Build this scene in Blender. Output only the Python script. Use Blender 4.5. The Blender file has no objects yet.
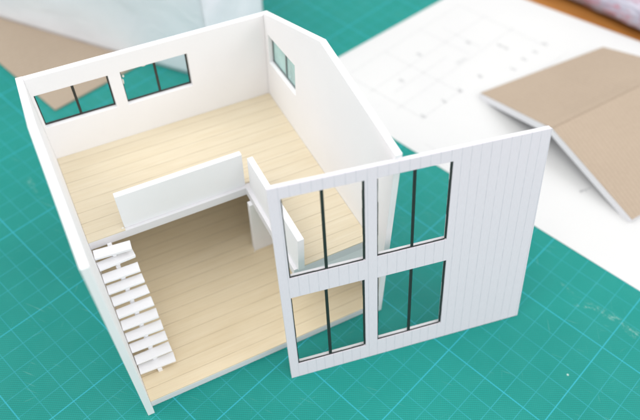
import bpy, bmesh, math, random
from mathutils import Vector, Matrix
random.seed(7)
C = bpy.context.scene.collection
S = 0.01                                   # all numbers below are centimetres

# ------------------------------------------------------------------ camera
F, PITCH, ROLL, YAW = 675.6, 0.89583, 0.04281, 0.71803
EYE = Vector((6.0945, -14.7265, 27.068))
cd = bpy.data.cameras.new('camera'); cam = bpy.data.objects.new('camera', cd); C.objects.link(cam)
fwd = Vector((-math.sin(YAW)*math.cos(PITCH), math.cos(YAW)*math.cos(PITCH), -math.sin(PITCH)))
rt0 = Vector((math.cos(YAW), math.sin(YAW), 0)); up0 = rt0.cross(fwd)
rt = rt0*math.cos(ROLL) + up0*math.sin(ROLL); upv = -rt0*math.sin(ROLL) + up0*math.cos(ROLL)
cam.matrix_world = Matrix(((rt.x, upv.x, -fwd.x, EYE.x*S), (rt.y, upv.y, -fwd.y, EYE.y*S), (rt.z, upv.z, -fwd.z, EYE.z*S), (0, 0, 0, 1)))
cd.sensor_fit = 'HORIZONTAL'; cd.sensor_width = 36; cd.lens = 36*F/640
cd.shift_x = -21.04/640; cd.shift_y = 21.96/640
cd.clip_start = 0.01; cd.clip_end = 50
cd.dof.use_dof = True; cd.dof.focus_distance = 0.275; cd.dof.aperture_fstop = 6.8; cd.dof.aperture_blades = 7
scn = bpy.context.scene
scn.camera = cam

# ------------------------------------------------------------------ light
w = bpy.data.worlds.new('World'); scn.world = w; w.use_nodes = True
w.node_tree.nodes['Background'].inputs[0].default_value = (1.0, 0.985, 0.99, 1)
w.node_tree.nodes['Background'].inputs[1].default_value = 0.90
def area(name, loc, target, size, power, col):
    ld = bpy.data.lights.new(name, 'AREA'); ld.shape = 'RECTANGLE'; ld.size, ld.size_y = size; ld.energy = power; ld.color = col
    o = bpy.data.objects.new(name, ld); C.objects.link(o); o.location = Vector(loc)
    o.rotation_euler = (Vector(target)-Vector(loc)).to_track_quat('-Z', 'Y').to_euler(); return o
area('window_light', (-0.62, -0.62, 1.45), (-0.08, 0.0, 0.05), (1.4, 1.2), 14, (1.0, 0.99, 0.97))
area('front_fill_light', (1.2, -0.05, 1.05), (-0.05, 0, 0.05), (1.3, 1.0), 7.5, (1.0, 0.985, 0.96))  # added fill lamp, brightens the open front and the floor under the loft
area('back_fill_light', (0.55, 0.95, 1.3), (0.0, 0.05, 0.0), (1.3, 1.0), 9, (0.97, 0.985, 1.0))  # extra lamp added from behind to lift the mat behind the facade
scn.view_settings.view_transform = 'Standard'; scn.view_settings.look = 'None'
scn.view_settings.exposure = 0.04
scn.cycles.max_bounces = 14; scn.cycles.diffuse_bounces = 8; scn.cycles.transparent_max_bounces = 16; scn.view_settings.gamma = 1

# ------------------------------------------------------------------ material helpers
class N:
    def __init__(s, name):
        s.m = bpy.data.materials.new(name); s.m.use_nodes = True; s.t = s.m.node_tree
        s.b = s.t.nodes['Principled BSDF']; s.out = s.t.nodes['Material Output']
        s.tc = s.t.nodes.new('ShaderNodeTexCoord')
        mp = s.t.nodes.new('ShaderNodeVectorMath'); mp.operation = 'SCALE'; mp.inputs[3].default_value = 100
        s.t.links.new(s.tc.outputs['Object'], mp.inputs[0]); s.co = mp.outputs[0]     # centimetres
    def new(s, t, **k):
        n = s.t.nodes.new(t)
        for a, b in k.items(): setattr(n, a, b)
        return n
    def link(s, a, b): s.t.links.new(a, b)
    def math(s, op, a, b=None, c=None, clamp=False):
        n = s.new('ShaderNodeMath', operation=op, use_clamp=clamp)
        for i, v in enumerate((a, b, c)):
            if v is None: continue
            if isinstance(v, (int, float)): n.inputs[i].default_value = v
            else: s.link(v, n.inputs[i])
        return n.outputs[0]
    def noise(s, scale, detail=3, rough=.5, vec=None, stretch=None, dist=0):
        v = vec or s.co
        if stretch:
            q = s.new('ShaderNodeVectorMath', operation='MULTIPLY'); s.link(v, q.inputs[0]); q.inputs[1].default_value = stretch; v = q.outputs[0]
        n = s.new('ShaderNodeTexNoise'); n.inputs['Scale'].default_value = scale; n.inputs['Detail'].default_value = detail
        n.inputs['Roughness'].default_value = rough; n.inputs['Distortion'].default_value = dist; s.link(v, n.inputs['Vector']); return n.outputs['Fac']
    def ramp(s, f, a, b, lo=0., hi=1.):
        n = s.new('ShaderNodeMapRange'); s.link(f, n.inputs[0]); n.inputs[1].default_value = a; n.inputs[2].default_value = b
        n.inputs[3].default_value = lo; n.inputs[4].default_value = hi; return n.outputs[0]
    def mix(s, f, a, b):
        n = s.new('ShaderNodeMix', data_type='RGBA')
        for i, v in ((0, f), (6, a), (7, b)):
            if isinstance(v, (int, float)): n.inputs[i].default_value = v
            elif isinstance(v, tuple): n.inputs[i].default_value = (*v, 1)
            else: s.link(v, n.inputs[i])
        return n.outputs[2]
    def color(s, c):
        if isinstance(c, tuple): s.b.inputs['Base Color'].default_value = (*c, 1)
        else: s.link(c, s.b.inputs['Base Color'])
    def rough(s, r, spec=.5):
        if isinstance(r, (int, float)): s.b.inputs['Roughness'].default_value = r
        else: s.link(r, s.b.inputs['Roughness'])
        s.b.inputs['Specular IOR Level'].default_value = spec
    def bump(s, h, strength, dist):
        n = s.new('ShaderNodeBump'); n.inputs['Strength'].default_value = strength; n.inputs['Distance'].default_value = dist*S
        s.link(h, n.inputs['Height']); s.link(n.outputs[0], s.b.inputs['Normal'])
    def sep(s):
        n = s.new('ShaderNodeSeparateXYZ'); s.link(s.co, n.inputs[0]); return n.outputs
    def grid_line(s, x, period, half, soft=.02):
        "1 on a line, 0 away from it"
        q = s.math('DIVIDE', x, period); fr = s.math('FRACT', s.math('ADD', q, .5))
        d = s.math('MULTIPLY', s.math('ABSOLUTE', s.math('SUBTRACT', fr, .5)), period)
        return s.ramp(d, half, half+soft, 1, 0)

def m_foam(name, col, tone=.03):
    n = N(name)
    a = n.noise(.35, 3); c = n.mix(n.ramp(a, .3, .7), tuple(v*(1-tone) for v in col), col)
    sm = n.ramp(n.noise(1.1, 5, .65), .62, .8, 0, .10)
    c = n.mix(sm, c, tuple(v*.82 for v in col))
    n.color(c); n.rough(.62, .3); n.bump(n.noise(14, 4), .25, .01); return n.m
FOAM = m_foam('white_foam_board', (.85, .852, .872))
EDGE = m_foam('foam_board_edge', (.74, .735, .76))

def m_clad():
    n = N('scored_white_paper'); x, y, z = n.sep()
    xo = n.new('ShaderNodeCombineXYZ'); n.link(x, xo.inputs[0])
    ln = n.math('MULTIPLY', n.grid_line(n.math('ADD', x, n.math('MULTIPLY', n.noise(.9, 2, vec=xo.outputs[0]), .14)), .405, .006, .016), n.ramp(n.noise(2.2, 3), .3, .6, .35, 1))
    fib = n.noise(9, 4, .6, stretch=(3, .35, 3))
    base = n.mix(n.ramp(fib, .3, .7), (.70, .665, .725), (.74, .705, .765))
    n.color(n.mix(n.math('MULTIPLY', ln, .42), base, (.42, .44, .50))); n.rough(.6, .3)
    n.bump(n.math('ADD', n.math('MULTIPLY', ln, -1), n.math('MULTIPLY', fib, .3)), .4, .012); return n.m
CLAD = m_clad()

def m_wood(name, period, off, k=(1, 1, 1)):
    n = N(name); x, y, z = n.sep()
    yy = n.math('ADD', y, off)
    ln = n.grid_line(yy, period, .005, .018)
    pid = n.math('FLOOR', n.math('DIVIDE', yy, period))
    cmb = n.new('ShaderNodeCombineXYZ'); n.link(pid, cmb.inputs[0]); wn = n.new('ShaderNodeTexWhiteNoise', noise_dimensions='3D'); n.link(cmb.outputs[0], wn.inputs['Vector'])
    v2 = n.new('ShaderNodeCombineXYZ'); n.link(n.math('ADD', x, n.math('MULTIPLY', pid, 3.7)), v2.inputs[0]); n.link(y, v2.inputs[1]); n.link(pid, v2.inputs[2])
    g = n.noise(2.2, 5, .62, vec=v2.outputs[0], stretch=(.22, 3.2, 1), dist=.5)
    g2 = n.noise(.5, 2, .5, vec=v2.outputs[0], stretch=(.6, 1, 1))
    c = n.mix(n.ramp(g, .3, .72), (.715, .61, .415), (.77, .68, .50))
    c = n.mix(n.math('MULTIPLY', wn.outputs[0], .35), c, (.79, .705, .53))
    c = n.mix(n.ramp(g2, .55, .8, 0, .3), c, (.65, .53, .34))
    vis = n.ramp(n.noise(.9, 3), .3, .65, .4, 1)
    c = n.mix(n.ramp(n.noise(1.3, 6, .7, vec=v2.outputs[0], stretch=(.12, 9, 1)),   .46, .72, 0, .24), c, (.60, .46, .27))
    c = n.mix(n.math('MULTIPLY', n.math('MULTIPLY', ln, .62), vis), c, (.38, .29, .18))
    kk = n.new('ShaderNodeVectorMath', operation='MULTIPLY'); n.link(c, kk.inputs[0]); kk.inputs[1].default_value = k; c = kk.outputs[0]
    n.color(c); n.rough(n.ramp(g, .3, .7, .42, .58), .35)
    n.bump(n.math('SUBTRACT', n.math('MULTIPLY', g, .3), ln), .35, .015); return n.m
WOOD_UP = m_wood('upper_wood_veneer', .66, .1, (.93, .945, .99))
WOOD_LO = m_wood('lower_wood_veneer', .66, .03, (.98, .955, .93))

def m_plain(name, col, r=.5, spec=.5, bs=0):
    n = N(name); a = n.noise(3, 3); n.color(n.mix(n.ramp(a, .3, .7), tuple(v*.85 for v in col), col)); n.rough(r, spec)
    if bs: n.bump(n.noise(20, 3), bs, .01)
    return n.m
BLACK = m_plain('dark_window_film', (.022, .026, .024), .35)
BLACK2 = m_plain('grey_window_film', (.16, .20, .20), .4)

GLUE = m_plain('dried_glue', (.80, .78, .72), .25)
def m_mat():
    n = N('green_cutting_mat'); x, y, z = n.sep()
    thin = n.math('MAXIMUM', n.grid_line(x, 1, .006, .018), n.grid_line(y, 1, .006, .018))
    bold = n.math('MAXIMUM', n.grid_line(x, 5, .014, .022), n.grid_line(y, 5, .014, .022))
    # fine embossed ribs, laid diagonally over the mat
    d = n.math('ADD', n.math('MULTIPLY', x, -.66), n.math('MULTIPLY', y, .75))
    e = n.math('ADD', n.math('MULTIPLY', x, .75), n.math('MULTIPLY', y, .66))
    rib = n.math('MULTIPLY', n.math('SINE', n.math('MULTIPLY', d, 6.2832/.095)), .5)
    rib = n.math('ADD', rib, n.math('MULTIPLY', n.math('SINE', n.math('MULTIPLY', e, 6.2832/.085)), .26))
    big = n.ramp(n.noise(.09, 4, .6), .3, .7)
    c = n.mix(big, (.007, .232, .198), (.012, .282, .245))
    c = n.mix(n.ramp(n.noise(.8, 5, .65), .45, .8, 0, .22), c, (.035, .32, .28))
    c = n.mix(n.ramp(rib, -.5, .35, .62, 0), c, (.010, .155, .135))
    wear = n.ramp(n.noise(.5, 4, .7), .30, .62, .35, 1)
    c = n.mix(n.math('MULTIPLY', n.math('MULTIPLY', thin, .54), wear), c, (.05, .39, .50))
    c = n.mix(n.math('MULTIPLY', n.math('MULTIPLY', bold, .54), n.ramp(wear, .35, 1, .75, 1)), c, (.04, .42, .56))
    # faint knife scratches and chalky scuffs
    for ang, sc, th, k in ((.35, 1.5, .70, .20), (-.9, 1.2, .72, .16), (1.25, 1.9, .72, .14)):
        u = n.math('ADD', n.math('MULTIPLY', x, math.cos(ang)), n.math('MULTIPLY', y, math.sin(ang)))
        v = n.math('ADD', n.math('MULTIPLY', x, -math.sin(ang)), n.math('MULTIPLY', y, math.cos(ang)))
        cb = n.new('ShaderNodeCombineXYZ'); n.link(u, cb.inputs[0]); n.link(n.math('MULTIPLY', v, 16), cb.inputs[1])
        f = n.ramp(n.noise(sc*.35, 4, .55, vec=cb.outputs[0]), th-.04, th+.05, 0, k)
        c = n.mix(f, c, (.35, .62, .57))
    # two scuffed spots that the photograph shows
    for (px, py, rx, ry, ang, k) in ((4.2, 6.75, 1.1, .26, .12, .55), (3.2, 6.35, .55, .14, .6, .45), (5.6, 6.7, .8, .3, -.1, .4), (2.1, 6.7, .6, .12, -.2, .3), (-22.2, -7.6, .8, .2, -.2, .35), (-24.0, 10, 1.5, .3, .4, .3), (-12, -9, 1.2, .15, .9, .25)):
        dx = n.math('SUBTRACT', x, px); dy = n.math('SUBTRACT', y, py)
        u = n.math('DIVIDE', n.math('ADD', n.math('MULTIPLY', dx, math.cos(ang)), n.math('MULTIPLY', dy, math.sin(ang))), rx)
        v = n.math('DIVIDE', n.math('ADD', n.math('MULTIPLY', dx, -math.sin(ang)), n.math('MULTIPLY', dy, math.cos(ang))), ry)
        r = n.math('SQRT', n.math('ADD', n.math('MULTIPLY', u, u), n.math('MULTIPLY', v, v)))
        f = n.math('MULTIPLY', n.ramp(r, .5, 1, 1, 0), n.ramp(n.noise(3.4, 6, .75, stretch=(1, 2.2, 1)), .50, .62, 0, k))
        c = n.mix(f, c, (.30, .50, .45))
    vo = n.new('ShaderNodeTexVoronoi'); vo.inputs['Scale'].default_value = .42; n.link(n.co, vo.inputs['Vector'])
    c = n.mix(n.ramp(vo.outputs['Distance'], .02, .032, .7, 0), c, (.55, .68, .62))
    n.color(c); n.rough(n.ramp(n.noise(.6, 3), .3, .7, .45, .6), .18)
    n.bump(n.math('ADD', rib, n.math('MULTIPLY', n.noise(9, 3), .6)), .22, .012); return n.m
MAT = m_mat()
MATSIDE = m_plain('mat_side', (.03, .25, .22), .5)

def m_card(name, a, b):
    n = N(name)
    f = n.noise(5, 5, .7); g = n.noise(18, 3, .6, stretch=(.3, 1, 1))
    c = n.mix(n.ramp(f, .3, .7), a, b); c = n.mix(n.ramp(g, .4, .8, 0, .25), c, tuple(v*.86 for v in a))
    c = n.mix(n.ramp(n.noise(.25, 3), .35, .7, 0, .35), c, tuple(v*1.07 for v in b))
    x, y, z = n.sep(); rl = n.grid_line(x, .26, .01, .05)
    c = n.mix(n.math('MULTIPLY', rl, .18), c, tuple(v*.55 for v in a))
    n.color(c); n.rough(.75, .25); n.bump(n.math('SUBTRACT', f, rl), .3, .012); return n.m
CARD = m_card('brown_kraft_card', (.375, .298, .225), (.41, .33, .252))

def m_paper():
    n = N('drawing_paper'); n.color(n.mix(n.ramp(n.noise(.15, 3), .3, .7), (.60, .605, .605), (.625, .63, .625))); n.rough(.7, .25)
    n.bump(n.noise(.25, 3), .3, .12); return n.m
PAPER = m_paper()
INK = m_plain('pencil_grey_ink', (.59, .595, .60), .7)
INKD = m_plain('dark_pencil_ink', (.46, .47, .48), .7)

def m_table():
    n = N('amber_wood_table')
    g = n.noise(.6, 5, .6, stretch=(.25, 3.0, 1), dist=1.2)
    n.color(n.mix(n.ramp(g, .3, .7), (.28, .10, .018), (.47, .21, .05))); n.rough(.35, .5); n.bump(g, .2, .02); return n.m
TABLE = m_table()

def m_pane(name, haze, tint=(1, 1, 1)):
    n = N(name); t = n.t; t.nodes.remove(n.b)
    tr = n.new('ShaderNodeBsdfTransparent'); tr.inputs[0].default_value = (*tint, 1)
    gl = n.new('ShaderNodeBsdfGlossy'); gl.inputs['Roughness'].default_value = .06
    fr = n.new('ShaderNodeFresnel'); fr.inputs[0].default_value = 1.07
    mx = n.new('ShaderNodeMixShader'); n.link(fr.outputs[0], mx.inputs[0]); n.link(tr.outputs[0], mx.inputs[1]); n.link(gl.outputs[0], mx.inputs[2])
    df = n.new('ShaderNodeBsdfDiffuse'); df.inputs[0].default_value = (.66, .88, .86, 1)
    m2 = n.new('ShaderNodeMixShader'); n.link(n.ramp(n.noise(.8, 3), .3, .7, haze*.7, haze*1.3), m2.inputs[0]); n.link(mx.outputs[0], m2.inputs[1]); n.link(df.outputs[0], m2.inputs[2])
    n.link(m2.outputs[0], n.out.inputs['Surface']); return n.m
PANE = m_pane('clear_film', .006)
PANEH = m_pane('milky_film', .34)

def m_bag():
    n = N('white_plastic_film'); n.color(n.mix(n.ramp(n.noise(.25, 4), .3, .7), (.90, .91, .95), (.95, .955, .98)))
    n.rough(.28, .5); n.b.inputs['Transmission Weight'].default_value = 0
    n.bump(n.noise(.35, 4, .55, dist=1.5), .22, .4)
    tl = n.new('ShaderNodeBsdfTranslucent'); tl.inputs[0].default_value = (.85, .9, .92, 1)
    tr = n.new('ShaderNodeBsdfTransparent')
    m1 = n.new('ShaderNodeMixShader'); m1.inputs[0].default_value = .22; n.link(n.b.outputs[0], m1.inputs[1]); n.link(tl.outputs[0], m1.inputs[2])
    m2 = n.new('ShaderNodeMixShader'); m2.inputs[0].default_value = .04; n.link(m1.outputs[0], m2.inputs[1]); n.link(tr.outputs[0], m2.inputs[2])
    n.link(m2.outputs[0], n.out.inputs['Surface']); return n.m, m2
BAG, _ = m_bag()
BAGSIDE, mm = m_bag(); BAGSIDE.name = 'thin_plastic_film'; mm.inputs[0].default_value = .30

def m_roll():
    n = N('printed_plastic_wrap')
    s = n.noise(1.0, 5, .65, stretch=(.35, 2.4, 2.4), dist=1.0)
    p = n.noise(.55, 3, .6, stretch=(1.1, 1.4, 1.4)); q = n.noise(2.6, 4, .6, stretch=(.4, 2, 2))
    c = n.mix(n.ramp(s, .3, .7), (.26, .25, .33), (.60, .59, .69))
    c = n.mix(n.math('MULTIPLY', n.ramp(p, .50, .60), n.ramp(q, .40, .60, .1, .75)), c, (.50, .14, .17))
    n.color(c); n.rough(.22, .6); n.bump(s, .6, .12); return n.m
ROLL_M = m_roll()

# ------------------------------------------------------------------ mesh helpers (input in cm)
def finish(name, bm, mats, parent=None, bevel=0., smooth=False):
    me = bpy.data.meshes.new(name); bmesh.ops.recalc_face_normals(bm, faces=bm.faces); bm.to_mesh(me); bm.free()
    me.transform(Matrix.Scale(S, 4))
    for m in (mats if isinstance(mats, (list, tuple)) else [mats]): me.materials.append(m)
    if smooth:
        for p in me.polygons: p.use_smooth = True
    o = bpy.data.objects.new(name, me); C.objects.link(o)
    if parent: o.parent = parent
    if bevel:
        b = o.modifiers.new('bevel', 'BEVEL'); b.width = bevel*S; b.segments = 2; b.limit_method = 'ANGLE'; b.angle_limit = math.radians(40)
    return o
def box(bm, x0, x1, y0, y1, z0, z1, rot=0, about=None, jitter=0, mi=0):
    vs = [Vector((x, y, z)) for z in (z0, z1) for y in (y0, y1) for x in (x0, x1)]
    if jitter: vs = [v + Vector([random.uniform(-jitter, jitter) for _ in range(3)]) for v in vs]
    if rot:
        c = Vector(about or ((x0+x1)/2, (y0+y1)/2, 0)); R = Matrix.Rotation(rot, 3, 'Z'); vs = [R @ (v-c) + c for v in vs]
    v = [bm.verts.new(p) for p in vs]
    for f in ((0, 2, 3, 1), (4, 5, 7, 6), (0, 1, 5, 4), (2, 6, 7, 3), (0, 4, 6, 2), (1, 3, 7, 5)): bm.faces.new([v[i] for i in f]).material_index = mi
def BX(*a, **k): bm = bmesh.new(); box(bm, *a, **k); return bm
def prism(pts, d, mi=0):
    "pts: list of 3D points of one face, d: extrusion vector"
    bm = bmesh.new(); d = Vector(d)
    a = [bm.verts.new(p) for p in pts]; b = [bm.verts.new(Vector(p)+d) for p in pts]; n = len(a)
    bm.faces.new(a); bm.faces.new(b[::-1])
    for i in range(n): bm.faces.new((a[i], a[(i+1) % n], b[(i+1) % n], b[i]))
    return bm
def cut(o, cutters):
    "boolean each cutter bmesh out of o, applied"
    bev = [m for m in o.modifiers]
    for m in bev: o.modifiers.remove(m)
    tmp = []
    for i, cb in enumerate(cutters):
        c = finish('cutter', cb, [FOAM]); c.parent = o.parent; tmp.append(c)
        m = o.modifiers.new('b', 'BOOLEAN'); m.operation = 'DIFFERENCE'; m.solver = 'EXACT'; m.object = c
    bpy.context.view_layer.update()
    dg = bpy.context.evaluated_depsgraph_get()
    me = bpy.data.meshes.new_from_object(o.evaluated_get(dg)); old = o.data
    o.modifiers.clear(); o.data = me; me.name = o.name
    for c in tmp:
        bpy.data.objects.remove(c, do_unlink=True)
    b = o.modifiers.new('bevel', 'BEVEL'); b.width = .018*S; b.segments = 2; b.limit_method = 'ANGLE'; b.angle_limit = math.radians(40)
    return o
def empty(name, loc=(0, 0, 0), rz=0):
    o = bpy.data.objects.new(name, None); C.objects.link(o); o.location = Vector(loc)*S; o.rotation_euler = (0, 0, rz); o.empty_display_size = .01; return o
def tag(o, label, cat, group=None):
    o['label'] = label; o['category'] = cat
    if group: o['group'] = group
    return o

# ------------------------------------------------------------------ table and mat
t = finish('table_top', BX(-75, 60, -55, 75, -3.2, -.2), [TABLE]); t['kind'] = 'structure'
mat = finish('cutting_mat', BX(-62, 38, -40, 25.6, -.2, 0), [MAT], bevel=.05)
tag(mat, 'large green cutting mat with light blue centimetre grid under everything', 'cutting mat')

# ------------------------------------------------------------------ house model
W, D, T = 11.31, 11.86, .28
HG, HU, HB, HR, YR, HF = .46, 4.34, 8.90, 11.20, 5.80, 10.29
TH = 1.2362
house = tag(empty('house_model', (-7.4652, -11.1384, 0), TH), 'open white two storey house model without roof, with pale wood floors and a small staircase', 'house model')
prof = lambda x, y0: [(x, y0, 0), (x, D, 0), (x, D, HB), (x, YR, HR), (x, y0, HF)]
lw = finish('left_wall', prism([(0, -.05, -.0), (0, D, 0), (0, D, HB), (0, YR, HR), (0, -.10, HF)], (T, 0, 0)), [FOAM], house, .018)
# front lower tip of the wall runs past the floor slab
for v in lw.data.vertices:
    if v.co.y < .01*S and v.co.z < .01: v.co.y -= .22*S
lw.name = 'wall'
rw = finish('wall', prism([(W-T, -.16, 0), (W-T, D, 0), (W-T, D, HB), (W-T, YR, HR), (W-T, -.16, HF)], (T, 0, 0)), [FOAM], house)
RWIN = [(W-T, 8.27, 6.64), (W-T, 11.22, 6.48), (W-T, 11.22, 8.05), (W-T, 8.27, 8.33)]
cut(rw, [prism([Vector(p)-Vector((.3, 0, 0)) for p in RWIN], (1, 0, 0))])
BW = [(.40, 3.57, 6.21, 7.99), (4.10, 7.20, 6.17, 7.99)]
bw = finish('wall', BX(T+.003, W-T-.003, D-T, D-.004, 0, HB-.004), [FOAM], house)
cut(bw, [BX(a, b, D-1, D+1, c, d) for a, b, c, d in BW])

def strip(bm, x0, x1, y0, y1, z0, z1): box(bm, x0, x1, y0, y1, z0, z1, jitter=.006)
for a, b, c, d in BW:
    bm = bmesh.new(); y0, y1 = D-.075, D-.03
    strip(bm, a-.01, a+.05, y0, y1, c, d-.01); strip(bm, b-.07, b+.01, y0, y1, c, d+.005); strip(bm, a, b, y0-.002, y1-.002, c-.02, c+.075)
    wnd = finish('window', bm, [BLACK], house)
    m = (a+b)/2+.03; finish('mullion', BX(m-.055, m+.055, y0+.004, y1+.004, c+.03, d, jitter=.008), [BLACK], wnd)
    finish('pane', BX(a-.005, b+.005, D-.028, D-.02, c-.005, d+.005), [PANE], wnd)
bm = bmesh.new(); X0 = W-T
def zb(y): return 6.64+(y-8.27)/(11.22-8.27)*(6.48-6.64)
def zt(y): return 8.33+(y-8.27)/(11.22-8.27)*(8.05-8.33)
def quad(bm, y0, y1, a, b, x0, x1):
    p = [(x0, y0, a(y0)), (x0, y1, a(y1)), (x0, y1, b(y1)), (x0, y0, b(y0))]
    q = prism(p, (x1-x0, 0, 0)); me = bpy.data.meshes.new('t'); q.to_mesh(me); q.free(); bm.from_mesh(me); bpy.data.meshes.remove(me)
quad(bm, 8.27, 8.33, zb, zt, X0+.2, X0+.25); quad(bm, 11.16, 11.22, zb, zt, X0+.2, X0+.25); quad(bm, 8.27, 11.22, zb, lambda y: zb(y)+.06, X0+.198, X0+.248)
wnd = finish('window', bm, [BLACK2], house)
bm = bmesh.new(); quad(bm, 9.64, 9.74, lambda y: zb(y)+.03, zt, X0+.202, X0+.246); finish('mullion', bm, [BLACK2], wnd)
bm = bmesh.new(); quad(bm, 8.265, 11.225, lambda y: zb(y)-.005, lambda y: zt(y)+.005, X0+.255, X0+.262); finish('pane', bm, [PANEH], wnd)

gf = finish('ground_floor', BX(T+.003, W-T-.003, .05, D-T-.003, .005, HG-.06), [EDGE], house, .015)
finish('wood_flooring', BX(T+.006, W-T-.006, .06, D-T-.006, HG-.057, HG), [WOOD_LO], gf, .008)
XS, YA, YB = 7.42, 6.04, .93
def lshape(i, z):
    return [(T+.003+i, YA+i, z), (XS+i, YA+i, z), (XS+i, YB+i, z), (W-T-.003-i, YB+i, z), (W-T-.003-i, D-T-.003-i, z), (T+.003+i, D-T-.003-i, z)]
uf = finish('upper_floor', prism(lshape(0, HU-.50), (0, 0, .44)), [EDGE], house, .015)
finish('wood_flooring', prism([(T+.007, YA+.004, HU-.057), (1.88, YA+.004, HU-.057), (1.88, 6.3, HU-.057), (7.70, 6.3, HU-.057), (7.70, YB+.004, HU-.057), (W-T-.007, YB+.004, HU-.057), (W-T-.007, D-T-.007, HU-.057), (T+.007, D-T-.007, HU-.057)], (0, 0, .057)), [WOOD_UP], uf, .008)
finish('fascia_board', BX(XS+.02, W-T-.006, YB+.01, YB+.27, 2.9, HU-.505), [FOAM], uf, .012)
finish('parapet', BX(1.89, 7.46, 6.20, 6.47, HU-.055, 6.24, jitter=.012), [FOAM], house, .02)
finish('parapet', BX(7.58, 7.86, .84, 5.94, HU-.055, 6.22, jitter=.012), [FOAM], house, .02)
finish('partition', BX(7.27, 8.85, 5.36, 5.63, HG+.003, HU-.505, jitter=.01), [FOAM], house, .02)
# small glue nub at the parapet foot
st = finish('staircase', prism([(.97, 1.36, HG+.003), (.97, 1.72, HG+.003), (.97, 6.02, HU-.75), (.97, 6.02, HU-.40), (.97, 5.60, HU-.62), (.97, 1.50, .66)], (.19, 0, 0)), [FOAM], house, .012)
ys = [5.75, 5.47, 4.97, 4.58, 4.15, 3.70, 3.26, 2.85, 2.46, 2.04, 1.71]
for k, y in enumerate(ys):
    z = HU-.323*(k+1)
    y -= .46
    bm = BX(T+.03, 1.86, y, y+.47, z-.11, z, rot=(-.09, .05, -.03)[k] if k < 3 else random.uniform(-.035, .01), jitter=.018)
    finish('tread', bm, [FOAM], st, .015)
    if k < 10:
        finish('tread_support', BX(1.02, 1.17, y+.07, y+.2, z-.30, z-.115, jitter=.01), [FOAM], st)
finish('tread_support', BX(1.02, 1.2, 1.20, 1.34, HG+.004, .655, jitter=.01), [FOAM], st)

# dried glue at the corner of the right back window and at a few joints
def blob(pts_):
    bm = bmesh.new()
    for (x, y, z, rx, ry, rz) in pts_:
        bmesh.ops.create_icosphere(bm, subdivisions=2, radius=1, matrix=Matrix.Translation((x, y, z)) @ Matrix.Diagonal((rx, ry, rz, 1)))
    return bm
for p in ([(4.16, D-.10, 7.35, .035, .03, .16)], [(4.22, D-.10, 7.62, .05, .03, .07)], [(5.2, D-.10, 7.86, .10, .02, .035)], [(1.80, 6.17, HU+.01, .06, .05, .05)], [(T+.03, 4.2, HG+.02, .04, .2, .03)], [(7.25, 5.33, HG+.02, .05, .03, .05)]):
    finish('glue_spot', blob(p), [GLUE], house, smooth=True)

# ------------------------------------------------------------------ loose facade leaning on the right wall
F0 = Vector((-4.1176, -5.8796, 0)); F1 = Vector((1.1941, 3.6588, 0)); FL = 10.93; FH = 10.27; TILT = .199
e = (F1-F0).normalized(); nb = Vector((-e.y, e.x, 0)); fu = nb*math.sin(TILT)+Vector((0, 0, 1))*math.cos(TILT)
fac = tag(bpy.data.objects.new('facade_panel', None), 'loose white house front scored with vertical lines, four window openings, leaning on the open model', 'facade panel'); C.objects.link(fac)
fn = e.cross(fu)                                 # towards the camera
# local x = along the panel, local y = up the panel, local z = towards the viewer; front face at z=0
fac.matrix_world = Matrix(((e.x, fu.x, fn.x, F0.x*S), (e.y, fu.y, fn.y, F0.y*S), (e.z, fu.z, fn.z, F0.z*S), (0, 0, 0, 1))); fac.empty_display_size = .01
FW = [(.42, 3.47, 5.93, 9.75), (3.97, 6.91, 5.97, 9.74), (.38, 3.42, .84, 4.86), (3.99, 6.98, .98, 4.80)]
def fpoly(z, i):
    return [(i, i, z), (10.97-i, .02+i, z), (10.89-i, FH-i, z), (-.03+i, FH-i, z)]
core = finish('foam_core', prism(fpoly(-.24, .012), (0, 0, .183)), [EDGE], fac)
cut(core, [BX(a, b, c, d, -1, 1) for a, b, c, d in FW])
cl = finish('scored_cladding', prism(fpoly(-.052, 0), (0, 0, .052)), [CLAD], fac)
cut(cl, [BX(a-.012, b+.012, c-.012, d+.012, -1, 1) for a, b, c, d in FW])
for b in [m for m in cl.modifiers]: b.width = .006*S
# openings cut by hand: nudge nothing, the film strips carry the irregular edges
for i, (a, b, c, d) in enumerate(FW):
    bm = bmesh.new(); z0, z1 = -.075, -.042
    def wob(x0, x1, y0, y1, n, horiz):
        for k in range(n):
            p = k/n; q = (k+1)/n; j = random.uniform(-.008, .008)
            if horiz: box(bm, x0+(x1-x0)*p, x0+(x1-x0)*q+.01, y0+j, y1+j, z0-.0007*(k % 2), z1+.0007*(k % 2))
            else: box(bm, x0+j, x1+j, y0+(y1-y0)*p, y0+(y1-y0)*q+.01, z0-.0007*(k % 2), z1+.0007*(k % 2))
    wob(a-.008, a+.035, c, d-.08, 7, False)
    wob(b-.075, b+.008, c+.03, d-.02, 9, False)
    wob(a, b-.08, c-.008, c+.035, 6, True)
    wn = finish('window', bm, [BLACK], fac)
    m = a+(b-a)*(.485+.02*(i % 2)-.005*i)
    finish('mullion', BX(m-.064, m+.064, c+.006, d+.01, z0-.01, z1-.006, jitter=.008), [BLACK], wn)
    finish('pane', BX(a+.002, b-.002, c+.002, d-.002, -.098, -.090), [PANE], wn)

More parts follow.
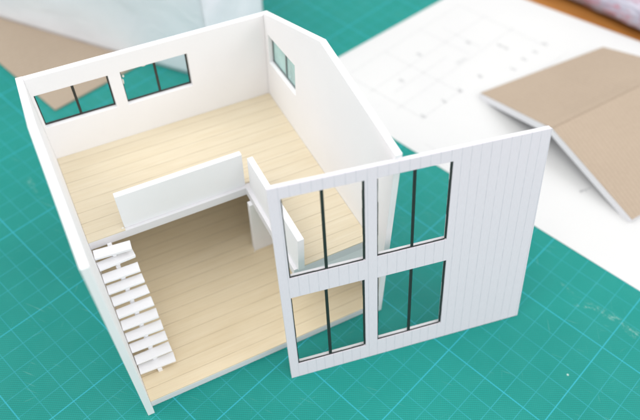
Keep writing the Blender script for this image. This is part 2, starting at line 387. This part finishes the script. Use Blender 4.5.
# ------------------------------------------------------------------ drawing sheet with faint pencil plan
zp = .02
def sheet():
    bm = bmesh.new(); n, m = 40, 30
    c00, c10, c11, c01 = Vector((-18.36, 8.62, 0)), Vector((16, 9.25, 0)), Vector((16, 31.0, 0)), Vector((-17.2, 25.75, 0))
    g = []
    for j in range(m+1):
        row = []
        for i in range(n+1):
            u, v = i/n, j/m
            p = (c00*(1-u)+c10*u)*(1-v)+(c01*(1-u)+c11*u)*v
            row.append(p)
        g.append(row)
    top = [[bm.verts.new((p.x, p.y, zp)) for p in r] for r in g]; bot = [[bm.verts.new((p.x, p.y, zp-.015)) for p in r] for r in g]
    for j in range(m):
        for i in range(n):
            bm.faces.new((top[j][i], top[j][i+1], top[j+1][i+1], top[j+1][i])); bm.faces.new((bot[j][i], bot[j+1][i], bot[j+1][i+1], bot[j][i+1]))
    for i in range(n):
        bm.faces.new((top[0][i], bot[0][i], bot[0][i+1], top[0][i+1])); bm.faces.new((top[m][i], top[m][i+1], bot[m][i+1], bot[m][i]))
    for j in range(m):
        bm.faces.new((top[j][0], top[j+1][0], bot[j+1][0], bot[j][0])); bm.faces.new((top[j][n], bot[j][n], bot[j+1][n], top[j+1][n]))
    return bm
pa = tag(finish('drawing_sheet', sheet(), [PAPER]), 'large white paper sheet with faint pencil plan lines under the brown roof model', 'drawing sheet')
def stroke(bm, x0, y0, x1, y1, wd, z=zp+.004):
    a, b = Vector((x0, y0, z)), Vector((x1, y1, z)); d = (b-a).normalized(); q = Vector((-d.y, d.x, 0))*wd/2
    vs = [bm.verts.new(p) for p in (a-q, b-q, b+q, a+q)]; bm.faces.new(vs)
bm = bmesh.new()
for x0, y0, x1, y1 in ((-16.5, 11.2, -16.2, 22.5), (-14.4, 10.9, -14.1, 22.8), (-12.2, 10.8, -11.9, 22.9), (-16.6, 11.1, -10.6, 11.3), (-16.4, 14.6, -10.4, 14.8), (-16.3, 18.2, -12.3, 18.35),
                       (-16.1, 22.4, -9.4, 22.7), (-13.3, 12.0, -13.2, 17.1), (-10.6, 11.2, -10.5, 15.0), (-15.3, 19.4, -12.2, 19.5), (-8.0, 20.2, -7.8, 23.4), (-9.1, 9.7, -2.0, 9.9)):
    stroke(bm, x0, y0, x1, y1, .05)
plan_faces = len(bm.faces)
for x, y in ((-11.44, 20.59), (-10.97, 20.6), (-9.38, 19.07), (-9.46, 20.46), (-9.35, 21.61), (-9.36, 22.84), (-10.48, 16.98), (-10.56, 14.97), (-10.63, 13.44), (-10.69, 11.47), (-13.7, 13.1), (-14.6, 16.0), (-13.1, 19.3)):
    for k in range(3):
        dx = (k-1)*.13; stroke(bm, x+dx, y-.14+random.uniform(-.05, .05), x+dx+random.uniform(-.05, .08), y+.14, .05)
    stroke(bm, x-.15, y+random.uniform(-.1, .1), x+.15, y+random.uniform(-.1, .1), .04)
for x, y in ((-12.26, 17.36),):
    for k in range(6): stroke(bm, x-.12+random.uniform(-.05, .05), y-.4+k*.16, x+.14, y-.34+k*.16, .05)
for x0, y0, x1, y1 in ((-.75, 12.75, -.45, 13.4), (-.78, 12.8, -.62, 12.70), (-.60, 13.05, -.45, 12.98), (-.72, 12.9, -.58, 12.84)): stroke(bm, x0, y0, x1, y1, .05)
bm.faces.ensure_lookup_table()
for f_ in list(bm.faces)[plan_faces:]: f_.material_index = 1
pl = finish('pencil_plan', bm, [INK, INKD], pa)

# ------------------------------------------------------------------ brown roof model on the sheet
roof = tag(empty('roof_model', (-7.4652, -11.1384, zp), TH), 'low brown card gable roof with white foam edges, set on the white drawing sheet', 'roof model')
ztk = .46
E1, R1, E2 = Vector((24.37, 10.46, .30)), Vector((24.93, 4.80, 1.80)), Vector((25.66, -1.47, .30))
E1b, R1b, E2b = Vector((34.47, 10.73, .30)), Vector((35.5, 5.75, 1.80)), Vector((36.4, -.55, .30))
def slab(a, b, bb, ab, name):
    "a eave, b ridge (top corners of the near gable end), bb/ab the far ones"
    nrm = (b-a).cross(ab-a).normalized()
    if nrm.z < 0: nrm = -nrm
    top = [a, b, bb, ab]
    o = finish(name, prism([p-nrm*ztk for p in top], nrm*(ztk-.035)), [EDGE], roof, .015)
    cen = sum(top, Vector())/4
    finish('card_covering', prism([p-nrm*.033 + (cen-p)*.002 for p in top], nrm*.036), [CARD], o, .006)
slab(E1, R1, R1b, E1b, 'roof_slab'); slab(E2, R1, R1b, E2b, 'roof_slab')

# folded strip of card along the ridge, on the far slope
ra, rb = R1+(E1-R1)*.012, R1b+(E1b-R1b)*.012; qa, qb = R1+(E1-R1)*.10, R1b+(E1b-R1b)*.10
finish('ridge_strip', prism([p+Vector((0, .005, .006)) for p in (ra, rb, qb, qa)], (0, .004, .016)), [CARD], roof)

# ------------------------------------------------------------------ brown card behind the house
bc = BX(-44, -26.43, -3.5, 14, .003, .11)
tag(finish('brown_card', bc, [CARD], bevel=.02), 'flat brown card sheet on the green mat behind the model, partly under the white bag', 'card sheet')

# ------------------------------------------------------------------ white plastic bag standing behind
bag = tag(empty('plastic_bag', (-21.92, 4.73, .115), math.atan2(-5.74, -15.05)), 'crumpled translucent white plastic bag standing behind the model, largest white thing at upper left', 'plastic bag')
# local x runs along the long face (away left), local y = -(side direction)
def crumple(p, k): 
    return p
def face_grid(fn, nx, nz, name, mat_):
    bm = bmesh.new(); g = [[bm.verts.new(fn(i/nx, j/nz)) for i in range(nx+1)] for j in range(nz+1)]
    for j in range(nz):
        for i in range(nx): bm.faces.new((g[j][i], g[j][i+1], g[j+1][i+1], g[j+1][i]))
    o = finish(name, bm, [mat_], bag, smooth=True); s = o.modifiers.new('thick', 'SOLIDIFY'); s.thickness = .0003; return o
from mathutils import noise as mn
LX, LY, HZ = 26, 7.0, 11
def nz(x, y, z): return mn.noise(Vector((x*.22, y*.22, z*.22)))*.45 + mn.noise(Vector((x*.6, y*.6+5, z*.6)))*.16
edge = lambda t: math.sin(math.pi*min(max(t, 0), 1))**.5
face_grid(lambda u, v: (u*LX, nz(u*LX, 0, v*HZ)*edge(u)*(v*1.6 if v < .6 else 1), v*HZ), 90, 40, 'front_side', BAG)
face_grid(lambda u, v: (nz(3, u*LY+9, v*HZ)*edge(u)*min(v*2, 1)*1.2, -u*LY, v*HZ), 40, 40, 'gusset', BAGSIDE)
face_grid(lambda u, v: (u*LX, -LY-nz(u*LX, 40, v*HZ)*edge(u), v*HZ), 60, 30, 'back_side', BAG)
face_grid(lambda u, v: (LX+nz(3, u*LY+30, v*HZ)*edge(u), -u*LY, v*HZ), 20, 30, 'gusset', BAGSIDE)
face_grid(lambda u, v: (u*LX, -v*LY, .01), 10, 6, 'bag_bottom', BAG)

# ------------------------------------------------------------------ wrapped roll on the bare table
bm = bmesh.new(); n, L = 40, 26
rings = []
for i in range(121):
    u = i/120; x = -14+u*L; ring = []
    for k in range(n):
        a = 2*math.pi*k/n; r = 1.25 + .10*mn.noise(Vector((x*.5, math.cos(a)*1.5, math.sin(a)*1.5)))+.05*mn.noise(Vector((x*1.7, math.cos(a)*4, math.sin(a)*4)))
        if i in (0, 120): r *= .8
        ring.append(bm.verts.new((x, 29.75+.03*(x+12)+math.cos(a)*r*1.25, max(1.12+math.sin(a)*r*.95, .0)-.19)))
    rings.append(ring)
for i in range(120):
    for k in range(n): bm.faces.new((rings[i][k], rings[i][(k+1) % n], rings[i+1][(k+1) % n], rings[i+1][k]))
bm.faces.new(rings[0]); bm.faces.new(rings[-1][::-1])
tag(finish('wrapped_roll', bm, [ROLL_M], smooth=True), 'clear plastic wrapped roll with pink and white print lying on the amber wood', 'wrapped roll')
